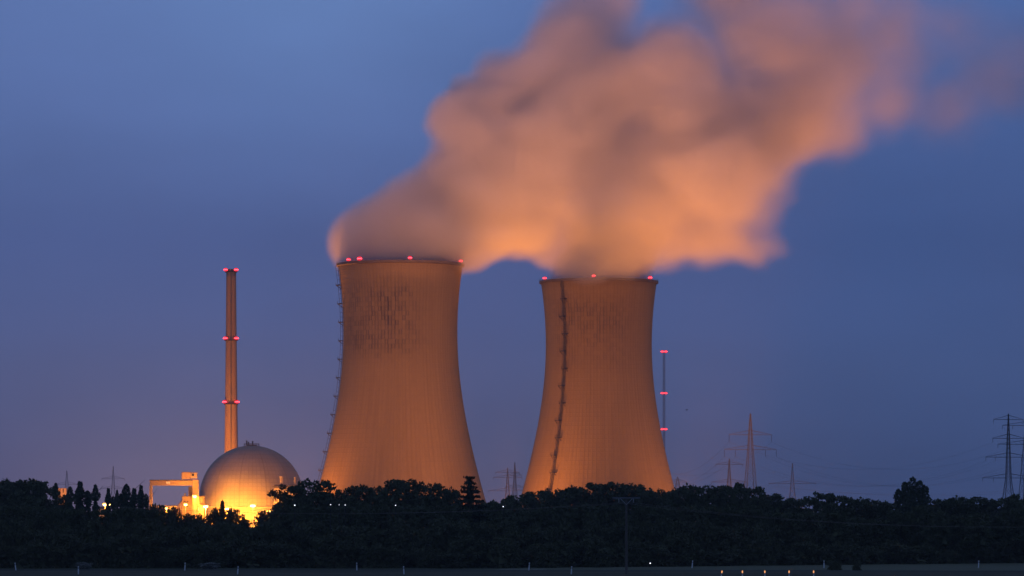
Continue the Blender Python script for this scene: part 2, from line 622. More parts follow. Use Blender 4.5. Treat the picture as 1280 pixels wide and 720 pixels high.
def tower(label, cx, cy, shell_mat, ladder_ang, lamps, seed):
    rnd = random.Random(seed)
    t = thing("cooling_tower", label, "cooling tower", (cx, cy, 0), 0, "pair of cooling towers")
    zs = np.linspace(TBOT, TTOP, 70)
    prof = [(tr(z), z) for z in zs] + [(tr(z) - .7, z) for z in zs[::-1]]
    MB().lathe(prof, 160, close=True).build("shell", shell_mat, t, True)
    r0 = tr(TTOP)
    rp = [(r0 + .02, TTOP - 1.6), (r0 + .9, TTOP - 1.2), (r0 + .9, TTOP + .15), (r0 - 1.0, TTOP + .15), (r0 - 1.0, TTOP + .03), (r0 + .02, TTOP + .03)]
    MB().lathe(rp, 160, close=True).build("rim", M['rim'], t, False)
    rail = MB()
    n = 90
    for k in range(n):
        a0, a1 = 2 * math.pi * k / n, 2 * math.pi * (k + 1) / n
        p0 = ((r0 + .75) * math.cos(a0), (r0 + .75) * math.sin(a0), TTOP + 1.2)
        p1 = ((r0 + .75) * math.cos(a1), (r0 + .75) * math.sin(a1), TTOP + 1.2)
        rail.bar(p0, p1, .08)
        rail.bar((p0[0], p0[1], TTOP + .1), p0, .08)
    rail.build("railing", M['dark_steel'], t)
    cols = MB()
    n = 40
    rb, rg = tr(TBOT) - .4, tr(0)
    for k in range(n):
        a = 2 * math.pi * k / n
        for s in (-1, 1):
            b = a + s * math.pi / n
            cols.bar((rg * math.cos(a), rg * math.sin(a), -.2), (rb * math.cos(b), rb * math.sin(b), TBOT + .3), 1.0, 8)
    cols.build("support_columns", M['rim'], t)
    # stair ladder up the shell with its landings
    ca, sa = math.cos(ladder_ang), math.sin(ladder_ang)
    tx, ty = -sa, ca

    def pt(z, off, lat):
        r = tr(z) + off
        return (r * ca + tx * lat, r * sa + ty * lat, z)
    lad = MB()
    z = TBOT
    step = 2.6
    k = 0
    while z + step < TTOP + .5:
        zn = z + step
        for lat in (-.55, .55):
            lad.bar(pt(z, .35, lat), pt(zn, .35, lat), .22)
            lad.bar(pt(z, 1.55, lat), pt(zn, 1.55, lat), .16)
        for q in range(3):
            zz = z + q * step / 3
            lad.bar(pt(zz, .35, -.55), pt(zz, .35, .55), .1)
        lad.bar(pt(z, .35, -.55), pt(z, 1.55, -.55), .12)
        lad.bar(pt(z, .35, .55), pt(z, 1.55, .55), .12)
        lad.bar(pt(z, 1.55, -.55), pt(z, 1.55, .55), .12)
        lad.bar(pt(z, 1.55, -.55 if k % 2 else .55), pt(zn, 1.55, .55 if k % 2 else -.55), .12)
        z = zn
        k += 1
    lo = lad.build("ladder", M['dark_steel'], t)
    z = 22.0
    k = 0
    while z < TTOP - 4:
        sh = .8 if k % 2 else -.8
        pm = MB()
        for lat in (-1.5, 1.5):
            pm.bar(pt(z, .0, lat + sh), pt(z, 2.7, lat + sh), .28)
            pm.bar(pt(z - 1.9, .05, lat + sh), pt(z, 2.6, lat + sh), .22)
            pm.bar(pt(z, 2.6, lat + sh), pt(z + 1.3, 2.6, lat + sh), .16)
        for off in (.5, 1.0, 1.5, 2.0, 2.6):
            pm.bar(pt(z + .05, off, -1.6 + sh), pt(z + .05, off, 1.6 + sh), .42)
        pm.bar(pt(z + 1.3, 2.6, -1.5 + sh), pt(z + 1.3, 2.6, 1.5 + sh), .16)
        pm.build("landing", M['dark_steel'], lo)
        z += 10.3
        k += 1
    for a, r, pw in lamps:
        red_light(t, ((r0 + .55) * math.cos(a), (r0 + .55) * math.sin(a), TTOP + .9 + r * .3), r, 'red_lamp', pw)
    return t


def front(s):       # angle on the camera side whose sideways offset is s * radius
    return -math.acos(max(-1, min(1, s)))


YL, YR = 2000.0, 2150.0
XL, XR = px_x(500.5, YL), px_x(748.5, YR)
tower("taller-looking cooling tower with ladder on its outline and dark grid stain below its rim", XL, YL, M['shell_a'],
      R(184), [(front(-.79), .85, 9000), (front(-.61), 1.05, 45000), (front(.18), .9, 60000), (front(.955), .8, 30000)], 1)
tower("cooling tower with a dark ladder line down its lit face, beside the thin mast", XR, YR, M['shell_b'],
      front(-.64), [(front(-.92), .85, 8000), (front(-.11), .9, 20000), (front(.85), .9, 8000)], 2)


# ------------------------------------------------------------------ steam
STEAM = [  # billows of the big plume: photo px, photo row, radius px, sideways depth m
    (500, 347, 71, 0), (447, 304, 35, 0), (476, 297, 48, 0), (520, 287, 61, 0), (556, 288, 46, -6), (592, 297, 36, -10), (655, 306, 30, -16), (573, 243, 59, 6),
    (566, 166, 42, -10), (602, 131, 54, 4), (604, 200, 66, -6), (650, 95, 62, 10), (694, 48, 62, -8), (626, 291, 35, 8), (661, 296, 41, -12),
    (702, 302, 35, 2), (652, 240, 70, 8), (702, 200, 86, -8), (742, 120, 96, 8), (762, 240, 80, -8), (746, 292, 46, 12), (800, 282, 49, -10),
    (850, 277, 48, 6), (902, 288, 48, -8), (942, 306, 33, 4), (832, 190, 90, 6), (902, 218, 76, -10), (932, 150, 82, 10), (846, 96, 72, -10),
    (742, 10, 72, 8), (962, 44, 84, -8), (1002, 110, 86, 8), (1048, 150, 56, -8), (1046, 50, 92, 10), (1122, 112, 62, -6), (1126, 26, 84, 6),
    (1205, 132, 54, 0), (1206, 26, 66, -8), (1290, 60, 86, 6), (900, -50, 90, 0), (1060, -40, 90, 0)]


def steam_main():
    Yp = 2005.0
    sc = Yp / F

    def X(p):
        return (p - 640) * sc

    def yc_of(x):
        return YL + (x - XL) * .14
    blobs = []
    for px, py, r, dy in STEAM:
        x = X(px)
        blobs.append((Vector((x, yc_of(x) + dy, CAM_H + (HORIZON - py) * sc)), r * sc + (0 if py > 340 else 2.6)))
    # the closed skin round the billows
    tmp = bpy.data.meshes.new("steam_plume")
    bm = bmesh.new()
    for i, (c, r) in enumerate(blobs):
        g = 1.0 if i == 0 else min(13.0, 3.0 + max(0.0, c.x - X(430)) * .12)
        bmesh.ops.create_icosphere(bm, subdivisions=3, radius=r + g, matrix=Matrix.Translation(c))
    bm.to_mesh(tmp)
    bm.free()
    ob = bpy.data.objects.new("steam_plume", tmp)
    col.objects.link(ob)
    md = ob.modifiers.new("remesh", 'REMESH')
    md.mode = 'VOXEL'
    md.voxel_size = 4.5
    dg = bpy.context.evaluated_depsgraph_get()
    me = bpy.data.meshes.new_from_object(ob.evaluated_get(dg))
    ob.modifiers.clear()
    ob.data = me
    bpy.data.meshes.remove(tmp)

    mat, t = new_mat("drifting_steam")
    g = t.n('ShaderNodeNewGeometry')
    P = g.outputs['Position']
    mp1 = t.n('ShaderNodeMapping')
    mp1.inputs['Rotation'].default_value = (0, R(28), 0)
    mp1.inputs['Scale'].default_value = (.72, .9, 1.0)
    t.put(mp1.inputs['Vector'], P)
    n1 = t.noise(mp1.outputs[0], 1 / 46.0, .6, .45)
    n2 = t.noise(mp1.outputs[0], 1 / 17.0, .8, .5)
    off = t.vmath('SUBTRACT', n1.outputs['Color'], (.5, .5, .5))
    off2 = t.vmath('SUBTRACT', n2.outputs['Color'], (.5, .5, .5))
    off = t.vmath('ADD', off, t.vmath('SCALE', off2, scale=.42))
    s0 = t.n('ShaderNodeSeparateXYZ')
    t.put(s0.inputs[0], P)
    px_ = s0.outputs['X']
    amp = t.maprange(px_, X(440), X(620), 5.0, 40.0)
    Pw = t.vmath('ADD', P, t.vmath('SCALE', off, scale=amp))
    d = None
    for c, r in blobs:
        di = t.math('SUBTRACT', t.vmath('DISTANCE', Pw, tuple(c)), r)
        d = di if d is None else t.math('SMOOTH_MIN', d, di, 14.0)
    x0p, x1p = 405.0, 1430.0
    u = t.maprange(px_, X(x0p), X(x1p), 0, 1)

    def cv(tab):
        return t.curve(u, [((p - x0p) / (x1p - x0p), q) for p, q in tab])
    dd = cv([(405, 1.1), (500, 1.6), (640, 1.0), (800, .85), (950, .8), (1050, .66), (1150, .45), (1250, .34), (1430, .05)])
    sf = t.math('MULTIPLY', cv([(405, .10), (500, .13), (640, .15), (800, .20), (950, .28), (1050, .40), (1150, .5), (1430, .6)]), 60.0)
    # softer towards the top of the cloud
    sf = t.math('ADD', sf, t.maprange(s0.outputs['Z'], CAM_H + (HORIZON - 90) * sc, CAM_H + (HORIZON + 60) * sc, 0, 26))
    body = t.maprange(d, 1.0, t.math('MULTIPLY', sf, -1.0), 0, 1, 'SMOOTHSTEP')
    # thinner and torn where it drifts off
    n3 = t.noise(t.vmath('ADD', mp1.outputs[0], (31.0, 17.0, 5.0)), 1 / 50.0, 2.0, .5)
    torn = t.maprange(n3.outputs['Fac'], .36, .58, 0, 1.25, 'SMOOTHSTEP')
    gap = t.math('ADD', torn, t.math('MULTIPLY', t.math('SUBTRACT', 1.0, torn), t.maprange(px_, X(760), X(1180), .95, .5)))
    rho = t.math('MULTIPLY', t.math('MULTIPLY', body, gap), t.math('MULTIPLY', dd, STEAM_RHO))
    vol = t.n('ShaderNodeVolumeScatter')
    vol.inputs['Color'].default_value = (.985, .98, .985, 1)
    vol.inputs['Anisotropy'].default_value = .0
    t.put(vol.inputs['Density'], rho)
    o = t.n('ShaderNodeOutputMaterial')
    t.t.links.new(vol.outputs[0], o.inputs['Volume'])
    mat.cycles.volume_step_rate = .3
    me.materials.clear()
    me.materials.append(mat)
    return tag(ob, "huge orange-lit steam plume leaving the ladder-edged tower and drifting over both towers", "steam plume", "steam rising from the towers")


STEAM_RHO = .062


def steam_short():
    Yp = YR
    zb, zt = TTOP - 9.0, TTOP + 42.0
    prof = [(.5, zb), (31.5, zb), (33.0, TTOP - 2), (33.2, TTOP + 3), (34, TTOP + 12), (37, TTOP + 24), (35, zt - 6), (20, zt - 1), (.5, zt)]
    n = 40
    vs, fs = [], []
    for r, z in prof:
        lean = max(0.0, z - TTOP) * .30
        for k in range(n):
            an = 2 * math.pi * k / n
            vs.append((XR + lean + r * math.cos(an), YR - max(0.0, z - TTOP) * .5 + r * math.sin(an), z))
    for i in range(len(prof) - 1):
        for k in range(n):
            j = (k + 1) % n
            fs.append((i * n + k, i * n + j, (i + 1) * n + j, (i + 1) * n + k))
    fs.append(tuple(range(n - 1, -1, -1)))
    fs.append(tuple(range((len(prof) - 1) * n, len(prof) * n)))
    mb = MB()
    mb.raw(vs, fs)
    mat, t = new_mat("rising_steam")
    g = t.n('ShaderNodeNewGeometry')
    P = g.outputs['Position']
    n1 = t.noise(P, 1 / 30.0, 1.6, .45)
    off = t.vmath('SUBTRACT', n1.outputs['Color'], (.5, .5, .5))
    s0 = t.n('ShaderNodeSeparateXYZ')
    t.put(s0.inputs[0], P)
    up = t.math('MAXIMUM', t.math('SUBTRACT', s0.outputs['Z'], TTOP), 0.0)
    Pw = t.vmath('ADD', P, t.vmath('SCALE', off, scale=t.math('MINIMUM', t.math('MULTIPLY', up, .9), 18.0)))
    s = t.n('ShaderNodeSeparateXYZ')
    t.put(s.inputs[0], Pw)
    dx = t.math('SUBTRACT', t.math('SUBTRACT', s.outputs['X'], XR), t.math('MULTIPLY', up, .30))
    dy = t.math('ADD', t.math('SUBTRACT', s.outputs['Y'], YR), t.math('MULTIPLY', up, .5))
    d = t.math('SQRT', t.math('ADD', t.math('MULTIPLY', dx, dx), t.math('MULTIPLY', dy, dy)))
    body = t.maprange(d, 34.0, 24.0, 0, 1, 'SMOOTHSTEP')
    fade = t.maprange(s.outputs['Z'], zt, TTOP + 15.0, 0, 1, 'SMOOTHSTEP')
    rho = t.math('MULTIPLY', t.math('MULTIPLY', body, fade), .09)
    vol = t.n('ShaderNodeVolumeScatter')
    vol.inputs['Color'].default_value = (.97, .965, .96, 1)
    t.put(vol.inputs['Density'], rho)
    o = t.n('ShaderNodeOutputMaterial')
    t.t.links.new(vol.outputs[0], o.inputs['Volume'])
    mat.cycles.volume_step_rate = .5
    ob = mb.build("steam_plume", mat, outward=True)
    return tag(ob, "short violet steam column rising from the tower beside the thin mast into the large plume", "steam plume", "steam rising from the towers")


steam_main()
steam_short()


# ------------------------------------------------------------------ evening haze
HAZE = 7e-5


def haze():
    mb = MB()
    mb.box(-3200, 3200, -60, 4200, -1.0, 430)
    mat, t = new_mat("evening_haze")
    v = t.n('ShaderNodeVolumePrincipled')
    v.inputs['Color'].default_value = (.95, .96, 1.0, 1)
    v.inputs['Density'].default_value = HAZE
    v.inputs['Anisotropy'].default_value = .2
    o = t.n('ShaderNodeOutputMaterial')
    t.t.links.new(v.outputs[0], o.inputs['Volume'])
    tag(mb.build("haze", mat, outward=True), kind='stuff')


haze()


# ------------------------------------------------------------------ chimney
def chimney():
    Y = 2280.0
    k = F / Y
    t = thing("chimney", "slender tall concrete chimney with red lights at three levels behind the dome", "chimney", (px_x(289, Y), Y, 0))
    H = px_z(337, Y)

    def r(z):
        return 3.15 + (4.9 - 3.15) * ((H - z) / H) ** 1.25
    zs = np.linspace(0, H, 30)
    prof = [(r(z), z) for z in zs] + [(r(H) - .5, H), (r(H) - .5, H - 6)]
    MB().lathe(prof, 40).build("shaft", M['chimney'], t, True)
    MB().lathe([(r(H) + .02, H - 1.2), (r(H) + .5, H - 1.0), (r(H) + .5, H + .2), (r(H) - .3, H + .2)], 40).build("cap_ring", M['rim'], t)
    lad = MB()
    a = R(-87)
    for z in np.arange(2, H - 1, 2.2):
        p = [((r(q) + .3) * math.cos(a), (r(q) + .3) * math.sin(a), q) for q in (z, z + 2.2)]
        for s in (-.25, .25):
            lad.bar((p[0][0] + s, p[0][1], p[0][2]), (p[1][0] + s, p[1][1], p[1][2]), .18)
        lad.bar((p[0][0] - .25, p[0][1] - .1, z), (p[0][0] + .25, p[0][1] - .1, z), .3)
        lad.bar((p[0][0] - .25, p[0][1] - .1, z + 1.1), (p[0][0] + .25, p[0][1] - .1, z + 1.1), .25)
    lad.build("ladder", M['dull_steel'], t)
    for py in (337.5, 423, 502.5):
        z = px_z(py, Y)
        pl = MB()
        rr = r(min(z, H))
        pl.lathe([(rr + .02, z - 1.5), (rr + 1.0, z - 1.3), (rr + 1.0, z - 1.0), (rr + .02, z - 1.0)], 30, close=True)
        g = pl.build("gallery", M['dark_steel'], t)
        for s in (-1, 1):
            red_light(t, (s * (rr + .1), -(rr * .55 + .6), z), 1.05, 'red_lamp', 900)
    return t


chimney()


# ------------------------------------------------------------------ reactor building
def reactor():
    Y = 2150.0
    k = F / Y
    cx = px_x(314.5, Y)
    t = thing("reactor_building", "large domed reactor building lit yellow from its foot, beside the chimney", "reactor building", (cx, Y, 0))
    rad, zc = 31.2, px_z(622, Y)
    prof = [(rad, 0.0), (rad, zc * .5), (rad, zc)]
    for i in range(1, 33):
        th = math.pi / 2 * i / 32
        prof.append((max(rad * math.cos(th), .02), zc + rad * math.sin(th)))
    MB().lathe(prof, 120).build("dome", M['dome'], t, True)
    zt = zc + rad
    mb = MB()
    mb.lathe([(3.2, zt - .3), (3.2, zt + .5), (2.9, zt + .5), (.02, zt + .6)], 24)
    mb.build("top_plate", M['roofing'], t)
    rl = MB()
    for q in range(14):
        a0, a1 = 2 * math.pi * q / 14, 2 * math.pi * (q + 1) / 14
        p0, p1 = (4.6 * math.cos(a0), 4.6 * math.sin(a0)), (4.6 * math.cos(a1), 4.6 * math.sin(a1))
        rl.bar((*p0, zt - .6), (*p0, zt + 1.2), .16)
        rl.bar((*p0, zt + 1.2), (*p1, zt + 1.2), .14)
        rl.bar((*p0, zt + .5), (*p1, zt + .5), .12)
    rl.build("railing", M['dark_steel'], t)
    for dx, h in ((-3.0, 2.6), (-1.9, 1.9), (.6, 2.2)):
        v = MB()
        v.lathe([(.35, zt + .3), (.35, zt + h), (.6, zt + h), (.5, zt + h + .4), (.02, zt + h + .5)], 10, cx=dx)
        v.build("roof_vent", M['dark_steel'], t)
    MB().lathe([(rad + .02, zc - 6.2), (rad + .7, zc - 6.0), (rad + .7, zc - 5.4), (rad + .02, zc - 5.2)], 120, close=True).build("ring_beam", M['render_wall'], t)
    return t


reactor()

DY = 2105.0


def DX(px):
    return px_x(px, DY)


def DZ(py):
    return px_z(py, DY)


def yard():
    # gantry crane: legs, girder, trolley cabin
    cx = DX(188)
    g = thing("gantry_crane", "ochre portal crane with long girder and boxy trolley cabin left of the dome", "crane", (cx, DY, 0))
    x = lambda p: DX(p) - cx
    b = MB()
    b.bevel_box(x(187.5), x(240.5), -1.6, 1.6, DZ(607), DZ(600.5), .15)
    gi = b.build("girder", M['crane_paint'], g)
    e = MB()
    e.box(x(186.8), x(241), -2.0, 2.0, DZ(600.5) + .003, DZ(599.7))
    e.build("walkway", M['dark_steel'], gi)
    MB().bevel_box(x(208), x(213), -1.75, -1.603, DZ(605.0), DZ(601.8), .05).build("name_plate", M['paint'], gi)
    for p0, p1 in ((187.3, 190.2),):
        for s in (-1, 1):
            l = MB()
            l.bar((x(188.7), s * 5.0, 0), (x(188.7), s * 1.5, DZ(607)), 1.35)
            l.build("leg", M['crane_paint'], g)
    pil = MB()
    pil.bevel_box(x(241.0), x(248.3), -2.2, 2.0, 0, DZ(599.5), .2)
    po = pil.build("tower_leg", M['crane_paint'], g)
    cab = MB()
    cab.bevel_box(x(227.2), x(238.5), -2.4, 2.4, DZ(599.0), DZ(590), .3)
    co = cab.build("trolley_cabin", M['crane_paint'], g)
    MB().bevel_box(x(238.5) + .01, x(246.5), -2.0, 2.0, DZ(598.0), DZ(590.4), .3).build("operator_cabin", M['render_wall'], g)
    MB().bevel_box(x(240.2), x(243.2), -2.15, -2.003, DZ(595.0), DZ(592.5), .04).build("cabin_window", M['window'], g)
    # stepped service block under the crane
    s = thing("service_building", "stepped orange-lit service block under the crane girder beside the dome", "building", (DX(240), DY + 12, 0))
    x = lambda p: DX(p) - DX(240)
    w0 = MB()
    w0.bevel_box(x(226), x(253), -4, 8, 0, DZ(620), .2)
    w0.build("wall", M['service_wall'], s)
    w1 = MB()
    w1.bevel_box(x(233.5), x(240.2), -2, 6, DZ(620) + .003, DZ(608), .2)
    w1.build("stair_tower", M['service_wall'], s)
    r1 = MB()
    r1.box(x(225.6), x(253.4), -4.3, 8.3, DZ(620) - .5, DZ(620) + .001)
    r1.build("roof_edge", M['roofing'], s)
    for q, (pa, pb) in enumerate(((218, 222), (222.3, 226),)):
        m_ = MB()
        m_.bevel_box(x(pa), x(pb) - .02, -2, 5, 0, DZ(633 - q * 5), .2)
        m_.build("annex", M['render_wall'], s)
    for pa, py in ((228.5, 626), (232, 626), (228.5, 632), (232, 632)):
        m_ = MB()
        m_.bevel_box(x(pa), x(pa + 2.0), -4.12, -4.003, DZ(py + 2.0), DZ(py), .03)
        m_.build("window", M['window'], s)
    for pa, h in ((224, 627), (229, 617.5), (221, 631)):
        m_ = MB()
        m_.lathe([(.5, DZ(634)), (.5, DZ(h)), (.8, DZ(h)), (.6, DZ(h) + .6), (.02, DZ(h) + .7)], 10, cx=x(pa), cy=0)
        m_.build("vent_pipe", M['galv'], s)
    # low halls seen through the trees
    hall = thing("low_hall", "low lit hall glimpsed through the bushes under the crane", "building", (DX(206), DY + 6, 0))
    x = lambda p: DX(p) - DX(206)
    MB().bevel_box(x(192), x(218), -4, 10, 0, DZ(632.5), .2).build("wall", M['render_wall'], hall)
    MB().box(x(191.6), x(218.3), -4.4, 10.4, DZ(632.5) + .003, DZ(631.6)).build("roof", M['roofing'], hall)
    for p in (195, 201, 207, 213):
        MB().bevel_box(x(p), x(p + 3), -4.12, -4.003, DZ(639), DZ(635), .03).build("window", M['window'], hall)
    # round auxiliary tower with two roof cowls on the right of the dome
    a = thing("auxiliary_tower", "pale round-cornered auxiliary tower with two roof cowls right of the dome", "building", (DX(355), DY + 2, 0))
    x = lambda p: DX(p) - DX(355)
    MB().bevel_box(x(342.5), x(375), -4, 8, 0, DZ(607.5), 1.4).build("wall", M['render_wall'], a)
    MB().bevel_box(x(341.2), x(376), -4.6, 8.6, DZ(607.5) + .003, DZ(605.8), 1.2).build("roof", M['roofing'], a)
    for p, hw, py in ((352, 2.6, 595), (368.6, 1.5, 596)):
        m_ = MB()
        rr = hw / F * DY
        z0, z1 = DZ(606.0) - .2, DZ(py)
        m_.lathe([(rr, z0), (rr, z1 - .9), (rr * 1.15, z1 - .8), (rr * 1.15, z1 - .2), (rr * .8, z1), (.02, z1 + .1)], 16, cx=x(p), cy=0)
        m_.build("roof_cowl", M['render_wall'], a)


yard()


def lamp_mast(px, py, Y, label, watts, head=1.0, mat='sodium_lamp', group="plant yard lamps", arm=0.0):
    p = at(px, py, Y)
    t = thing("yard_lamp", label, "lamp", (p.x, Y, 0), 0, group)
    MB().bar((0, 0, 0), (0, 0, p.z), .32, 8, .2).build("post", M['galv'], t)
    hd = MB()
    hd.bevel_box(-head * 1.25, head * 1.25, -.55, .55, p.z + head * .42, p.z + head * .42 + .4, .12)
    ho = hd.build("lamp_head", M['galv'], t)
    g = MB()
    g.ball((0, 0, p.z), head, 12, 8, .4)
    g.build("bulb", M[mat], ho, True)
    if watts:
        point("yard_lamp_light", (p.x, Y - 1.5, p.z - head * .5), watts, (1.0, .35, .03), .8)
    return t


lamp_mast(316, 632.5, 2095, "lit mushroom-headed yard lamp in front of the dome's middle", 1.6e4, 1.6)
lamp_mast(257, 633.5, 2112, "brightest floodlight at the dome's left foot", 4.0e4, 1.4)
lamp_mast(243.5, 621, 2098, "bright lamp in front of the crane's tower leg", 2.2e4, 1.0)
lamp_mast(232, 631, 2096, "bright lamp in front of the service block", 0.9e4, 1.0)
lamp_mast(208, 636, 2096, "yard lamp glinting in front of the low hall", 1.2e4, 1.1)
lamp_mast(284, 636.5, 2100, "yard lamp half hidden behind the spiky bush before the dome", 2.5e4, 1.2)
lamp_mast(336, 640, 2098, "yard lamp at the dome's right foot", 1.6e4, 1.0)
# upward floods at the dome's foot
for p_, w_ in ((268, 4.6e4), (296, 3.3e4), (322, 3.3e4), (350, 2.5e4)):
    spot("dome_floodlight", (px_x(p_, 2106), 2106, 4), at(p_ * .7 + 314 * .3, 590, 2150), w_, 130, .8, (1.0, .33, .03), 1.0)
spot("dome_floodlight", (px_x(262, 2040), 2040, 6), at(310, 590, 2150), 2.3e5, 90, .9, SODIUM, 1.5)


# left: small lit building and lamps between the poplars
def far_left():
    Y = 1100.0
    b = thing("lit_tower_block", "small orange-lit block showing between the poplars", "building", (px_x(80, Y), Y, 0))
    x = lambda p: px_x(p, Y) - px_x(80, Y)
    MB().bevel_box(x(73.5), x(84), -2, 4, 0, px_z(610, Y), .1).build("wall", M['plaster'], b)
    for p in (75.6, 79.6):
        MB().box(x(p), x(p + 1.0), -2.1, -2.003, px_z(616, Y), px_z(611, Y)).build("recess", M['window'], b)  # dark panels standing just proud of the wall
    spot("block_floodlight", (px_x(80, Y - 14), Y - 14, 8), at(79, 612, Y), 1.2e4, 100, .6)
    lamp_mast(131.3, 631.2, 1300, "larger of two warm lamps beside the slim poplar", 2e3, .75, 'sodium_lamp', "lamps between the poplars")
    lamp_mast(136.2, 630.9, 1300, "smaller of two warm lamps beside the slim poplar", 2e3, .55, 'sodium_lamp', "lamps between the poplars")
    h = thing("farm_shed", "low orange-lit shed below the two warm lamps", "shed", (px_x(127, 1310), 1310, 0))
    MB().bevel_box(-3.2, 2.6, 0, 4, 0, px_z(636.5, 1310), .1).build("wall", M['plaster'], h)
    MB().raw([(-3.6, -.4, px_z(636.5, 1310)), (3, -.4, px_z(636.5, 1310)), (3, 4.4, px_z(636.5, 1310)), (-3.6, 4.4, px_z(636.5, 1310)),
              (-3.6, 2, px_z(633.5, 1310)), (3, 2, px_z(633.5, 1310))],
             [(0, 1, 5, 4), (2, 3, 4, 5), (0, 4, 3), (1, 2, 5), (3, 2, 1, 0)]).build("roof", M['roofing'], h)


far_left()


# ------------------------------------------------------------------ lattice mast
def mast():
    Y = 2400.0
    H = px_z(440, Y)
    t = thing("lattice_mast", "thin dark lattice mast with three red lights beside the cooling tower", "mast", (px_x(830, Y), Y, 0))
    mb = MB()
    hw = .62
    cs = [(-hw, -hw), (hw, -hw), (hw, hw), (-hw, hw)]
    for c in cs:
        mb.bar((*c, 0), (*c, H), .24)
    z = 0.0
    k = 0
    while z < H - 2:
        for i in range(4):
            a, b = cs[i], cs[(i + 1) % 4]
            if k % 2:
                a, b = b, a
            mb.bar((*a, z), (*b, z + 2.0), .13)
            mb.bar((*cs[i], z + 2.0), (*cs[(i + 1) % 4], z + 2.0), .13)
        z += 2.0
        k += 1
    mb.build("lattice", M['lattice_dark'], t)
    for py in (439.5, 491.5, 536.5):
        z = px_z(py, Y)
        for s in (-1, 1):
            red_light(t, (s * 1.15, -.5, z), .8, 'red_lamp_dim', 0, base=(s * .5, -.5, z - .5))
    return t


mast()


# ------------------------------------------------------------------ pylons and cables
def pylon(label, px, top, Y, arms, ang=12.0, base_w=8.0, mat='lattice', wgt=1.0, long_ins=False):
    t = thing("pylon", label, "pylon", (px_x(px, Y), Y, 0), R(ang), "high-voltage pylons behind the wood")
    H = px_z(top, Y)
    arm_z = [px_z(py, Y) for py, _ in arms]
    zl = min(arm_z) if arm_z else H * .6
    topw = 1.5

    def hw(z):
        if z <= zl:
            return base_w / 2 + (topw / 2 + .35 - base_w / 2) * (z / zl) ** .8
        return max(.12, (topw / 2 + .35) * (1 - (z - zl) / (H - zl)) ** .8)
    mb = MB()
    levels = [0.0]
    while levels[-1] < H - .8:
        levels.append(min(H, levels[-1] + max(2.2, hw(levels[-1]) * 2.2)))
    sg = ((-1, -1), (1, -1), (1, 1), (-1, 1))
    for z0, z1 in zip(levels[:-1], levels[1:]):
        a = [(sx * hw(z0), sy * hw(z0), z0) for sx, sy in sg]
        b = [(sx * hw(z1), sy * hw(z1), z1) for sx, sy in sg]
        for i in range(4):
            j = (i + 1) % 4
            mb.bar(a[i], b[i], .2 * wgt)
            mb.bar(a[i], b[j], .085 * wgt)
            mb.bar(a[j], b[i], .085 * wgt)
            mb.bar(b[i], b[j], .085 * wgt)
    mb.build("lattice_body", M[mat], t)
    tips = []
    for (py, half), z in zip(arms, arm_z):
        L = half / F * Y / max(.6, math.cos(R(ang)))
        am = MB()
        h0 = hw(z) + .05
        for s in (-1, 1):
            for q in (-1, 1):
                am.bar((s * h0, q * h0, z), (s * L, 0, z), .2 * wgt, 4, .15 * wgt)
                am.bar((s * h0, q * h0 * .7, z + 2.0), (s * L, 0, z + .15), .17 * wgt, 4, .12 * wgt)
            nb = 5
            for i in range(nb):
                f0, f1 = i / nb, (i + 1) / nb
                p0 = (s * (h0 + (L - h0) * f0), h0 * (1 - f0), z)
                p1 = (s * (h0 + (L - h0) * f1), -h0 * (1 - f1), z)
                pu = (s * (h0 + (L - h0) * f1), h0 * .7 * (1 - f1), z + 2.0 * (1 - f1))
                am.bar(p0, p1, .05 * wgt)
                am.bar(p0, pu, .05 * wgt)
        ao = am.build("crossarm", M[mat], t)
        for s in (-1, 1):
            for f in ((1.0, .58) if half > 28 else (1.0,)):
                il = 3.4 if long_ins else 1.8
                im = MB()
                im.bar((s * L * f, 0, z), (s * L * f, 0, z - il), .16 * wgt, 6)
                for q in range(int(il / .45)):
                    zz = z - .4 - q * .45
                    im.lathe([(.07, zz + .1), (.2 * wgt, zz), (.07, zz - .08)], 6, cx=s * L * f, cy=0)
                im.build("insulator", M['ceramic'], ao)
                wp = Matrix.Translation(t.location) @ Matrix.Rotation(R(ang), 4, 'Z') @ Vector((s * L * f, 0, z - il))
                tips.append(wp)
    t["tips"] = 0
    del t["tips"]
    return t, tips


py_main = pylon("tall pylon with two crossarms and long hanging insulators right of the mast", 938, 515, 1700, [(543.5, 27), (562, 33)], 14, 8.5, long_ins=True)
py_small = pylon("small orange-lit two-armed pylon close left of the tall pylon", 911.5, 573, 2600, [(580.5, 17), (602.5, 22)], 10, 9, wgt=1.35)
py_single = pylon("orange-lit pylon with one wide bowed crossarm behind the wood", 990.5, 579, 2600, [(604.5, 29)], -8, 9, wgt=1.35)
py_four = pylon("large dark pylon with four crossarms behind the trees at the photo's right edge", 1260.5, 515, 1700, [(524.5, 19), (548, 20), (571.5, 29), (597.5, 33)], 10, 9, 'lattice_dark', 1.1)
py_edge = pylon("dark pylon cut by the photo's right edge, behind the four-armed one", 1283, 519, 1780, [(532, 31), (555.5, 37)], 16, 9, 'lattice_dark', 1.1)
py_gap = pylon("faint pylon with three crossarms in the gap between the cooling towers", 634.5, 584, 2700, [(590.5, 15), (597, 18), (613.5, 24)], 8, 9, wgt=1.2)
py_gap2 = pylon("slim faint pylon touching the right tower's outline in the gap between the towers", 643.5, 578, 2900, [(594, 9), (609, 12)], 20, 8, wgt=1.2)
py_left = pylon("faint two-armed pylon behind the poplars left of the crane", 141.5, 582, 2800, [(598.5, 14), (610.5, 15)], 10, 8, wgt=1.1)
py_left2 = pylon("faintest pylon above the small lit block among the poplars", 83.5, 588, 2900, [(605.5, 14)], 10, 8, wgt=1.1)
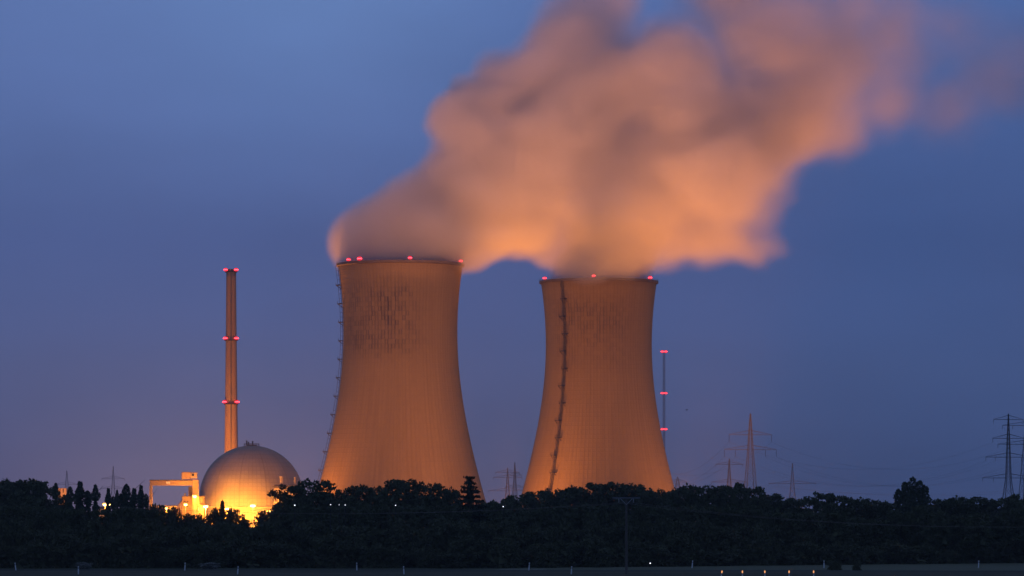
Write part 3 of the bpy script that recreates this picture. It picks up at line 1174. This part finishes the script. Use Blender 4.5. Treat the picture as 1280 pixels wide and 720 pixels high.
py_hid = pylon("small pylon mostly hidden behind the foot of the right cooling tower's edge", 847, 596, 2700, [(602.5, 12)], 10, 8, wgt=1.2)


def cable(name_label, a, b, sag, w=.05, group="high-voltage cables strung between pylons", mat='wire', n=26):
    pts = []
    for i in range(n + 1):
        f = i / n
        p = a.lerp(b, f)
        p = Vector((p.x, p.y, p.z - 4 * sag * f * (1 - f)))
        pts.append(p)
    mb = MB()
    mb.path(pts, w, 4)
    return tag(mb.build("power_cable", M[mat]), name_label, "cable", group)


hv = "thin high-voltage cable sagging across the sky between the pylons right of the towers"
ta, tb = py_main[1], py_four[1]
for i, j in ((0, 2), (1, 3), (2, 4), (3, 5), (4, 6), (5, 7)):
    if i < len(ta) and j < len(tb):
        cable(hv, ta[i], tb[j], 13.0)
hv2 = "thin high-voltage cable running from the tall pylon towards the foot of the cooling tower"
for i, (px, py) in enumerate(((800, 569), (800, 571), (800, 575), (800, 577))):
    if i < len(ta):
        cable(hv2, at(px, py, 2350), ta[i], 14.0, .05, "high-voltage cables behind the cooling tower")
hv3 = "low far cable running from the one-armed pylon to beyond the photo's right edge"
for p, (px, py) in zip(py_single[1], ((1400, 596), (1400, 600))):
    cable(hv3, p, at(px, py, 2500), 9.0, .07, "low far cables over the wood")
hv4 = "far cable linking the small orange-lit pylon and the one-armed pylon"
for p, q in zip(py_small[1][2:4], py_single[1]):
    cable(hv4, p, q, 3.0, .06, "cables of the far pylons")


# ------------------------------------------------------------------ trees
def leaf_quads(mb_v, mb_f, c, nrm_d, size, rnd):
    ax = Vector((rnd.gauss(0, 1), rnd.gauss(0, 1), rnd.gauss(0, 1))).normalized()
    ay = ax.cross(Vector((rnd.gauss(0, 1), rnd.gauss(0, 1), rnd.gauss(0, 1)))).normalized()
    o = len(mb_v)
    s1, s2 = size * rnd.uniform(.7, 1.2), size * rnd.uniform(.45, .8)
    mb_v += [tuple(c - ax * s1), tuple(c - ay * s2), tuple(c + ax * s1), tuple(c + ay * s2)]
    mb_f.append((o, o + 1, o + 2, o + 3))


def crown_round(seed, H, W, z0, n_cl, n_leaf, size, lump=.17, top_flat=1.0):
    rnd = random.Random(seed)
    v, f = [], []
    zc, rz = (H + z0) / 2, (H - z0) / 2
    lobes = []
    for k in range(n_cl):
        d = Vector((rnd.gauss(0, 1), rnd.gauss(0, 1), rnd.gauss(0, 1))).normalized()
        q = rnd.uniform(.35, 1.0) ** .6
        cr = W * lump * rnd.uniform(.65, 1.25)
        wx = W / 2 - cr * .75
        wz = rz - cr * .75
        dz_ = math.copysign(abs(d.z) ** .86, d.z)
        p = Vector((d.x * wx * q, d.y * wx * q, zc + dz_ * wz * q))
        lobes.append((p, cr))
    # make sure the very top and the flanks are reached
    for k in range(9):
        ex, ey = rnd.uniform(-.33, .33), rnd.uniform(-.33, .33)
        drop = 1.0 - math.sqrt(max(.05, 1 - (ex * ex + ey * ey) / .25))
        lobes.append((Vector((ex * W, ey * W, H - W * lump * .6 - drop * W * .34 - rnd.uniform(0, .05) * W)), W * lump * .8))
    for p, cr in lobes:
        for i in range(n_leaf):
            g = Vector((rnd.gauss(0, 1), rnd.gauss(0, 1), rnd.gauss(0, 1))).normalized() * cr * rnd.uniform(.25, 1.0) ** .5
            g.z *= .8
            leaf_quads(v, f, p + g, None, size, rnd)
    for i in range(260):      # the dense inside of the crown
        d = Vector((rnd.gauss(0, 1), rnd.gauss(0, 1), rnd.gauss(0, 1))).normalized() * rnd.uniform(0, .8)
        leaf_quads(v, f, Vector((d.x * W / 2, d.y * W / 2, zc + d.z * rz)), None, size * 2.6, rnd)
    m = MB()
    m.v, m.f = v, f
    return m


def crown_poplar(seed, H, W, stems):
    rnd = random.Random(seed)
    v, f = [], []
    for sx, sh, sw in stems:
        hh, ww = H * sh, W * sw
        for i in range(1500):
            fz = rnd.random() ** .85
            z = hh * (.06 + .94 * fz)
            prof = (math.sin(min(1.0, fz * 1.15 + .12) * math.pi)) ** .55 if fz < .77 else max(0.0, (1 - fz) / .23) ** .36 * .93
            r = ww / 2 * prof * rnd.uniform(.15, 1.0) ** .5 * (1 + .22 * math.sin(z * 1.9 + seed + sx * 3))
            a = rnd.uniform(0, 2 * math.pi)
            leaf_quads(v, f, Vector((sx * W + r * math.cos(a), r * math.sin(a), z)), None, .32, rnd)
        for i in range(90):
            fz = rnd.random()
            leaf_quads(v, f, Vector((sx * W + rnd.uniform(-.2, .2) * ww, rnd.uniform(-.2, .2) * ww, hh * (.05 + .82 * fz))), None, .8, rnd)
    m = MB()
    m.v, m.f = v, f
    return m


def crown_conifer(seed, H, W):
    rnd = random.Random(seed)
    v, f = [], []
    z = H * .06
    while z < H * .97:
        fr = (z / H)
        r = W / 2 * (1 - fr) ** .8 + .15
        nb = 9 if fr < .7 else 6
        ph = rnd.uniform(0, 6.28)
        for k in range(nb):
            a = ph + 2 * math.pi * k / nb + rnd.uniform(-.2, .2)
            L = r * rnd.uniform(.72, 1.12)
            ns = max(4, int(L * 7))
            for i in range(ns):
                q = (i + .5) / ns
                p = Vector((L * q * math.cos(a), L * q * math.sin(a), z - .35 * L * q + .32 * L * q * q))
                for _ in range(3):
                    leaf_quads(v, f, p + Vector((rnd.gauss(0, .16), rnd.gauss(0, .16), rnd.gauss(-.08, .12))), None, .26, rnd)
        z += H * .052 * rnd.uniform(.8, 1.15)
    for i in range(160):
        fr = rnd.random()
        r = W * .2 * (1 - fr)
        leaf_quads(v, f, Vector((rnd.uniform(-r, r), rnd.uniform(-r, r), H * (.05 + .85 * fr))), None, .55, rnd)
    m = MB()
    m.v, m.f = v, f
    return m


def trunk(H, top, r, limbs, seed):
    rnd = random.Random(seed)
    mb = MB()
    pts = [Vector((0, 0, -.1))]
    for i in range(1, 6):
        pts.append(Vector((rnd.uniform(-.15, .15), rnd.uniform(-.15, .15), top * i / 5)))
    for i in range(5):
        mb.bar(pts[i], pts[i + 1], 2 * r * (1 - .15 * i), 8, 2 * r * (1 - .15 * (i + 1)))
    for k in range(limbs):
        b = pts[2 + k % 4]
        a = rnd.uniform(0, 6.28)
        L = top * rnd.uniform(.25, .45)
        e = b + Vector((math.cos(a) * L, math.sin(a) * L, L * rnd.uniform(.5, 1.0)))
        mb.bar(b, e, r * .8, 6, r * .25)
    return mb


protos = {}


def make_proto(key, name, crown_mb, leaf, H, W, trunk_args):
    root = bpy.data.objects.new(name, None)
    c = crown_mb
    me = bpy.data.meshes.new("crown")
    me.from_pydata(c.v, [], c.f)
    me.materials.append(M[leaf])
    tm = trunk(*trunk_args)
    te = bpy.data.meshes.new("trunk")
    te.from_pydata(tm.v, [], tm.f)
    te.materials.append(M['bark'])
    protos.setdefault(key, []).append((name, me, te, H, W))


for s in range(6):
    make_proto('round', 'broadleaf_tree', crown_round(10 + s, 14, 8.5, .8, 104, 44, .32, .135), 'leaf_round', 14, 8.5, (14, 9.5, .28, 7, s))
for s in range(3):
    make_proto('oak', 'broadleaf_tree', crown_round(40 + s, 15, 9.5, .8, 118, 44, .32, .115), 'leaf_round', 15, 9.5, (15, 10, .36, 9, 20 + s))
make_proto('poplar', 'poplar_tree', crown_poplar(1, 16, 3.4, [(0, 1, 1)]), 'leaf_poplar', 16, 3.4, (16, 14, .22, 0, 31))
make_proto('poplar', 'poplar_tree', crown_poplar(2, 16, 4.4, [(-.18, 1, .62), (.24, .87, .55)]), 'leaf_poplar', 16, 4.4, (16, 13, .22, 3, 32))
make_proto('poplar', 'poplar_tree', crown_poplar(5, 16, 5.4, [(-.26, .86, .5), (.02, 1, .52), (.3, .8, .42)]), 'leaf_poplar', 16, 5.4, (16, 13, .22, 4, 33))
make_proto('conifer', 'conifer_tree', crown_conifer(3, 15, 10.5), 'leaf_conifer', 15, 10.5, (15, 14, .25, 0, 34))
make_proto('lobed', 'broadleaf_tree', crown_poplar(8, 18, 10, [(-.40, .845, .34), (-.22, .93, .36), (0, 1.0, .40), (.2, .95, .36), (.36, .88, .34), (-.05, .8, .7)]), 'leaf_poplar', 18, 10, (18, 11, .4, 8, 35))
for s in range(3):
    make_proto('shrub', 'bush', crown_round(70 + s, 6, 7, -3.5, 50, 50, .26, .17), 'leaf_shrub', 6, 7, (6, 3, .12, 5, 50 + s))
make_proto('pale', 'bush', crown_round(90, 6, 7, -1.5, 50, 50, .26, .17), 'leaf_pale', 6, 7, (6, 3, .12, 5, 59))
make_proto('spike', 'slender_sapling', crown_poplar(12, 7, 1.4, [(0, 1, 1)]), 'leaf_shrub', 7, 1.4, (7, 6, .08, 0, 60))

trnd = random.Random(5)


def plant(kind, px, top, wpx, Y, label, cat, group=None, variant=None, name=None):
    v = protos[kind]
    nm, me, te, H, W = v[trnd.randrange(len(v)) if variant is None else variant % len(v)]
    h = px_z(top, Y)
    wd = wpx / F * Y
    t = thing(name or nm, label, cat, (px_x(px, Y), Y, 0), trnd.uniform(0, 6.28) if kind not in ('lobed', 'poplar') else trnd.choice((0.0, .25, -.25)), group)
    sx, sz = wd / W, h / H
    t.scale = (sx, sx, sz)
    for n_, m_ in (("crown", me), ("trunk", te)):
        o = bpy.data.objects.new(n_, m_)
        o.parent = t
        col.objects.link(o)
    return t


SKY_TREES = [
    # px, top, width, Y, kind, label
    (-18, 599, 44, 760, 'round', None),
    (8, 597.5, 44, 770, 'round', "round tree at the photo's left edge, tallest end of the wood"),
    (32, 597.5, 40, 745, 'round', "broad tree second from the photo's left edge, level with its neighbour"),
    (52, 600.5, 32, 780, 'round', "tree on the sloping shoulder just left of the poplars"),
    (70, 605, 9, 830, 'poplar0', "thin poplar immediately left of the small lit block"),
    (79, 617.5, 16, 770, 'round', "low tree hiding the foot of the small lit block"),
    (88, 609.5, 10, 830, 'poplar0', "short poplar just right of the small lit block"),
    (96.5, 613.5, 9, 835, 'poplar0', "low poplar in the dip left of the tall bushy poplar"),
    (104, 603, 17, 800, 'poplar1', "tallest bushy poplar between the lit block and the slim poplar"),
    (119.5, 607, 10, 790, 'poplar0', "slim single poplar standing apart left of the two warm lamps"),
    (138, 611.5, 11, 815, 'poplar1', "forked poplar right above the two warm lamps"),
    (146.5, 613.5, 6, 815, 'poplar0', "narrow poplar wedged between forked and wide poplars"),
    (157.5, 606.5, 20, 800, 'poplar2', "wide many-topped poplar behind the lamps' right side"),
    (171, 611.5, 14, 795, 'poplar1', "bushy poplar second from the crane's left leg"),
    (179, 607.5, 12, 790, 'poplar1', "poplar nearest the crane's thin leg"),
    (197, 628.5, 27, 690, 'shrub', "bush in front of the crane's thin leg"),
    (216, 632.5, 26, 690, 'shrub', "bush below the middle of the crane girder"),
    (236, 641, 28, 700, 'shrub', "low bush in front of the service block"),
    (253, 642, 24, 690, 'shrub', "low bush before the brightest floodlight"),
    (273, 633.5, 26, 680, 'shrub', "spiky-topped bush before the left half of the dome"),
    (278, 628, 7, 680, 'spike', "slender sapling poking above the bush before the dome"),
    (291, 634, 22, 690, 'shrub', "bush right of the sapling before the dome"),
    (309, 648, 26, 690, 'shrub', "lowest bush in the bright gap before the dome"),
    (333, 637.5, 30, 660, 'shrub', "round bush at the right end of the bright gap"),
    (360, 604.5, 37, 650, 'oak', "ragged leafy tree covering the dome's right edge"),
    (391, 597, 47, 665, 'oak', "large oak-like tree between the dome and the ladder-edged tower"),
    (424, 611, 26, 700, 'round', "low tree in the dip before the left tower's lower left edge"),
    (446, 605, 36, 690, 'round', "round tree before the left tower, left of its middle"),
    (470, 606.5, 26, 705, 'round', "small tree in front of the left tower's centre"),
    (500, 597.5, 52, 670, 'oak', "broadest tree in front of the left cooling tower"),
    (533, 601, 40, 680, 'oak', "broad tree right of the left tower's centre"),
    (561, 608, 26, 700, 'round', "low tree just left of the conifer"),
    (587, 589, 84, 640, 'conifer', "dark conifer with tiered branches at the left tower's lower right edge"),
    (616, 624.5, 34, 720, 'round', "low tree in the gap under the faint pylons"),
    (640, 618.5, 34, 760, 'round', "tree at the right tower's lower left edge"),
    (664, 614, 34, 780, 'round', "tree before the ladder foot of the right tower, left side of the mound"),
    (690, 610, 36, 790, 'round', "tree on the mound's rising left slope"),
    (716, 606, 38, 800, 'round', "tree just left of the mound's top"),
    (742, 603, 38, 800, 'round', "tree at the mound's top, left of the utility pole's crossarm"),
    (768, 601.5, 40, 800, 'round', "tree at the mound's top, straight behind the utility pole"),
    (794, 603.5, 38, 800, 'round', "tree at the mound's top, right of the utility pole"),
    (818, 609.5, 34, 790, 'round', "tree on the mound's falling right slope"),
    (840, 612.5, 24, 780, 'round', "low tree in the notch at the right tower's lower right edge"),
    (861, 603.5, 36, 730, 'round', "round-topped tree first right of the right tower"),
    (889, 606, 34, 740, 'round', "tree left of the small orange-lit pylon"),
    (908, 606.5, 30, 745, 'round', "tree covering the small orange-lit pylon's foot"),
    (923, 602, 24, 730, 'oak', "pointed tree rising left of the tall pylon's foot"),
    (944, 608, 34, 740, 'round', "tree covering the tall pylon's foot"),
    (967, 616, 34, 745, 'round', "low tree between the tall pylon and the one-armed pylon"),
    (992, 621.5, 34, 750, 'round', "low tree covering the one-armed pylon's foot"),
    (1026, 614.5, 36, 720, 'oak', "tree with a raised ragged top right of the one-armed pylon"),
    (1053, 619.5, 34, 735, 'round', "tree second right of the one-armed pylon"),
    (1080, 621, 36, 740, 'round', "flat-topped tree midway to the tall lobed tree"),
    (1107, 625.5, 32, 745, 'round', "lowest tree just left of the tall lobed tree"),
    (1141, 597, 42, 720, 'lobed', "tall lobed tree standing well above the wood on the right"),
    (1173, 623, 34, 735, 'round', "low tree just right of the tall lobed tree"),
    (1199, 619, 36, 735, 'round', "tree second right of the tall lobed tree"),
    (1225, 620.5, 36, 740, 'round', "tree left of the four-armed pylon's foot"),
    (1250, 622.5, 30, 745, 'round', "tree covering the four-armed pylon's foot"),
    (1270, 617, 34, 730, 'round', "tree at the photo's right edge under the dark pylons"),
    (1298, 616, 40, 735, 'round', None),
]
for px, top, wd, Y, kind, label in SKY_TREES:
    var = None
    if kind[-1].isdigit():
        var, kind = int(kind[-1]), kind[:-1]
    grow = 1.5 if kind in ('round', 'oak', 'shrub') else 1.32 if kind == 'poplar' else 1.06
    cat = 'bush' if kind == 'shrub' else 'sapling' if kind == 'spike' else 'tree'
    g = "bushes in front of the lit dome" if kind == 'shrub' else "poplars beside the lit block" if kind == 'poplar' else "trees along the skyline of the wood"
    if label is None:
        label, g = "dark tree of the wood cut off by the photo's side edge", "trees cut by the photo's edges"
    if kind == 'spike':
        g = None
    plant(kind, px, top - .8, wd * grow, Y, label, cat, g, var)

# the inside of the wood: lower trees in front of the skyline, then low bushes along its foot
skx = [a[0] for a in SKY_TREES]
skt = [a[1] for a in SKY_TREES]
x = -120.0
while x < 1400:
    if 186 < x < 340:
        top = trnd.uniform(650, 660)
    elif 60 < x <= 186:
        top = trnd.uniform(629, 637)
    else:
        top = max(float(np.interp(x, skx, skt)) + trnd.uniform(16, 26), 630)
    plant('round' if trnd.random() < .7 else 'oak', x, top, trnd.uniform(38, 50), trnd.uniform(625, 642),
          "dark tree of the wood's inner rows, standing below the skyline crowns", "tree", "trees inside the dark wood", name="broadleaf_tree")
    x += trnd.uniform(21, 29)
x = -120.0
while x < 1400:
    Yb = 571 if x < 640 else 571 + (x - 640) / 640 * 58
    plant('shrub', x, trnd.uniform(664, 690), trnd.uniform(40, 58), Yb + trnd.uniform(3, 9), "dark low bush at the foot of the wood beside the field", "bush", "bushes along the foot of the wood")
    plant('shrub', x + 9, trnd.uniform(645, 662), trnd.uniform(44, 60), Yb + trnd.uniform(20, 28), "dark bush in the second row behind the wood's foot", "bush", "bushes behind the foot of the wood")
    x += trnd.uniform(19, 27)
for px, top, wd, Y, lab in ((1043, 700, 22, 556, "small dark roadside bush right of the five orange markers"),
                            (1071, 703, 14, 553, "smallest dark roadside bush, right of its twin"),
                            (105, 702, 22, 566, "pale-topped bush by the road at the far left"),
                            (262, 702.5, 28, 566, "pale-topped bush by the road below the dome")):
    plant('pale' if 'pale' in lab else 'shrub', px, top, wd, Y, lab, "bush", "separate roadside bushes")


# ------------------------------------------------------------------ utility pole
def utility_pole():
    Y = 520.0
    x0 = px_x(783, Y)
    t = thing("utility_pole", "wooden utility pole with a single crossarm and two hanging insulators before the wood", "pole", (x0, Y, 0))
    H = px_z(623, Y)
    MB().bar((0, 0, -.3), (0, 0, H + .1), .42, 12, .30).build("post", M['wood'], t)
    a = MB()
    L0, L1 = px_x(765.5, Y) - x0, px_x(800.5, Y) - x0
    a.bevel_box(L0, L1, -.27, -.13, H - .02, H + .16, .02)
    ao = a.build("crossarm", M['dull_steel'], t)
    br = MB()
    for s in (-1, 1):
        br.bar((s * .9, -.2, H), (0, -.2, H - .9), .06)
    br.build("brace", M['galv'], ao)
    out = []
    for p in (773.5, 791.7):
        im = MB()
        xx = px_x(p, Y) - x0
        im.bar((xx, -.2, H), (xx, -.2, H - .62), .07, 8)
        for q in range(5):
            z = H - .12 - q * .11
            im.lathe([(.04, z + .03), (.11, z), (.04, z - .03)], 10, cx=xx, cy=-.2)
        im.build("insulator", M['galv'], ao)
        out.append(Vector((x0 + xx, Y - .2, H - .62)))
    return out


ends = utility_pole()
for e in ends:
    cable("thin overhead wire sagging across the dark wood from the utility pole", e, at(150, 634, 580) + Vector((0, (e.x - ends[0].x) * .6, 0)), 1.3, .03, "wires of the utility pole", n=30)
    cable("thin overhead wire leaving the utility pole past the right part of the wood", e, at(1420, 655, 500) + Vector((0, (e.x - ends[0].x) * .6, 0)), 1.6, .03, "wires of the utility pole running right", n=30)


# ------------------------------------------------------------------ roadside posts and glowing reflectors
def delineator(px, py_base, label, h=1.05, lit=False, lean=0.0, group="white roadside marker posts"):
    Y = gy(py_base)
    t = thing("marker_post", label, "marker post", (px_x(px, Y), Y, 0), 0, group)
    t.rotation_euler = (0, R(lean), 0)
    mb = MB()
    prof = [(-.09, -.05), (.09, -.05), (.06, .05), (-.06, .05)]
    vs = [(a, b, 0) for a, b in prof] + [(a, b, h) for a, b in prof] + [(a * .6, b * .6, h + .06) for a, b in prof]
    fs = [(3, 2, 1, 0), (8, 9, 10, 11)]
    for k in range(2):
        for i in range(4):
            j = (i + 1) % 4
            fs.append((k * 4 + i, k * 4 + j, k * 4 + 4 + j, k * 4 + 4 + i))
    mb.raw(vs, fs)
    mb.build("post", M['paint'], t)
    bd = MB()
    bd.bevel_box(-.094, .094, -.056, .056, h * .72, h * .90, .01)
    b = bd.build("black_band", M['black_band'], t)
    rf = MB()
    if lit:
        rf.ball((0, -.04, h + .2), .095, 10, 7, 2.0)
        rf.build("marker_lamp", M['orange_lamp'], t, True)  # reflector made to glow where headlights would catch it
    else:
        rf.bevel_box(-.05, .05, -.075, -.0565, h * .75, h * .87, .008)
        rf.build("reflector", M['paint'], b)
    return t


far_lab = {20: "white marker post at the far left of the road's far edge", 231: "white marker post on the road's far edge below the service block",
           446: "brightest white marker post on the road's far edge, below the left tower", 661: "white marker post on the road's far edge, below the gap between towers",
           865: "white marker post on the field edge right of the utility pole", 1030: "white marker post on the field edge left of the small bush",
           1223: "white marker post at the right end of the field edge"}
for px, lab in far_lab.items():
    delineator(px, 713.0 if px < 800 else 710, lab, 1.15, False, (-7, 5, 0, 3)[px % 4])
near_lab = {98: "white marker post on the road's near edge below the poplars", 297: "white marker post on the road's near edge below the dome",
            505: "white marker post on the road's near edge below the left tower", 714: "white marker post on the road's near edge left of the utility pole"}
for px, lab in near_lab.items():
    delineator(px, 717.8, lab, 1.1, False, (4, -3, 0)[px % 3])
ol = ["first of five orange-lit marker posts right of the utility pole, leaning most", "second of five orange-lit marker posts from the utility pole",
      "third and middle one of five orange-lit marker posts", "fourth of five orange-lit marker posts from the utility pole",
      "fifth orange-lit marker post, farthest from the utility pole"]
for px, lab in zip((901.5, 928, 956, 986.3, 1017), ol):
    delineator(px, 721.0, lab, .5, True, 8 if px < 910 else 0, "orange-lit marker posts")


def small_lamp(px, py, Y, label, r=.2, group="small white lamps in front of the wood"):
    p = at(px, py, Y)
    t = thing("street_lamp", label, "lamp", (p.x, Y, 0), 0, group)
    MB().bar((0, 0, 0), (0, 0, p.z + .1), .14, 8, .09).build("post", M['dark_steel'], t)
    hd = MB()
    hd.bevel_box(-.28, .28, -.2, .2, p.z + r * .7, p.z + r * .7 + .14, .04)
    h = hd.build("lamp_head", M['dark_steel'], t)
    g = MB()
    g.ball((0, -.03, p.z), r, 10, 7, .9)
    g.build("bulb", M['white_lamp'], h, True)


small_lamp(368.5, 631.5, 610, "bright white lamp before the ragged tree at the dome's right edge", .11)
small_lamp(413.3, 630.8, 612, "white lamp before the dip left of the left tower", .08)
small_lamp(424, 631, 612, "faintest white lamp, middle of the row before the left tower's corner", .05)
small_lamp(431.5, 631.2, 612, "white lamp right of the faintest one", .075)
small_lamp(494.5, 631.6, 612, "single white lamp before the left tower's middle", .085)
small_lamp(629, 633.2, 612, "single white lamp under the gap between the cooling towers", .09)
small_lamp(812.8, 704, 585, "white lamp low at the field edge right of the utility pole", .11)


# a small bird in the sky right of the mast
def bird():
    p = at(858.5, 512.5, 700)
    mb = MB()
    pr = []
    for i in range(9):
        q = i / 8
        pr.append((max(.005, .075 * math.sin(math.pi * q) ** .7), q * .42 - .21))
    tmp = MB().lathe(pr, 8)
    vs = [(z, x, y) for x, y, z in tmp.v]
    mb.raw(vs, tmp.f)
    for s in (-1, 1):
        w_ = [(.08, s * .05, .03), (-.08, s * .05, .03), (.10, s * .28, .13), (-.06, s * .26, .12), (-.04, s * .55, .06), (.02, s * .56, .06)]
        mb.raw([(a, b, c) for a, b, c in w_] + [(a, b, c - .02) for a, b, c in w_],
               [(0, 1, 3, 2), (2, 3, 4, 5), (6, 8, 9, 7), (8, 11, 10, 9), (0, 2, 8, 6), (2, 5, 11, 8), (1, 7, 9, 3), (3, 9, 10, 4), (5, 4, 10, 11)])
    o = mb.build("bird", M['bird'], loc=p)
    o.rotation_euler = (0, 0, R(30))
    tag(o, "tiny dark bird flying in the empty sky right of the mast", "bird")


bird()
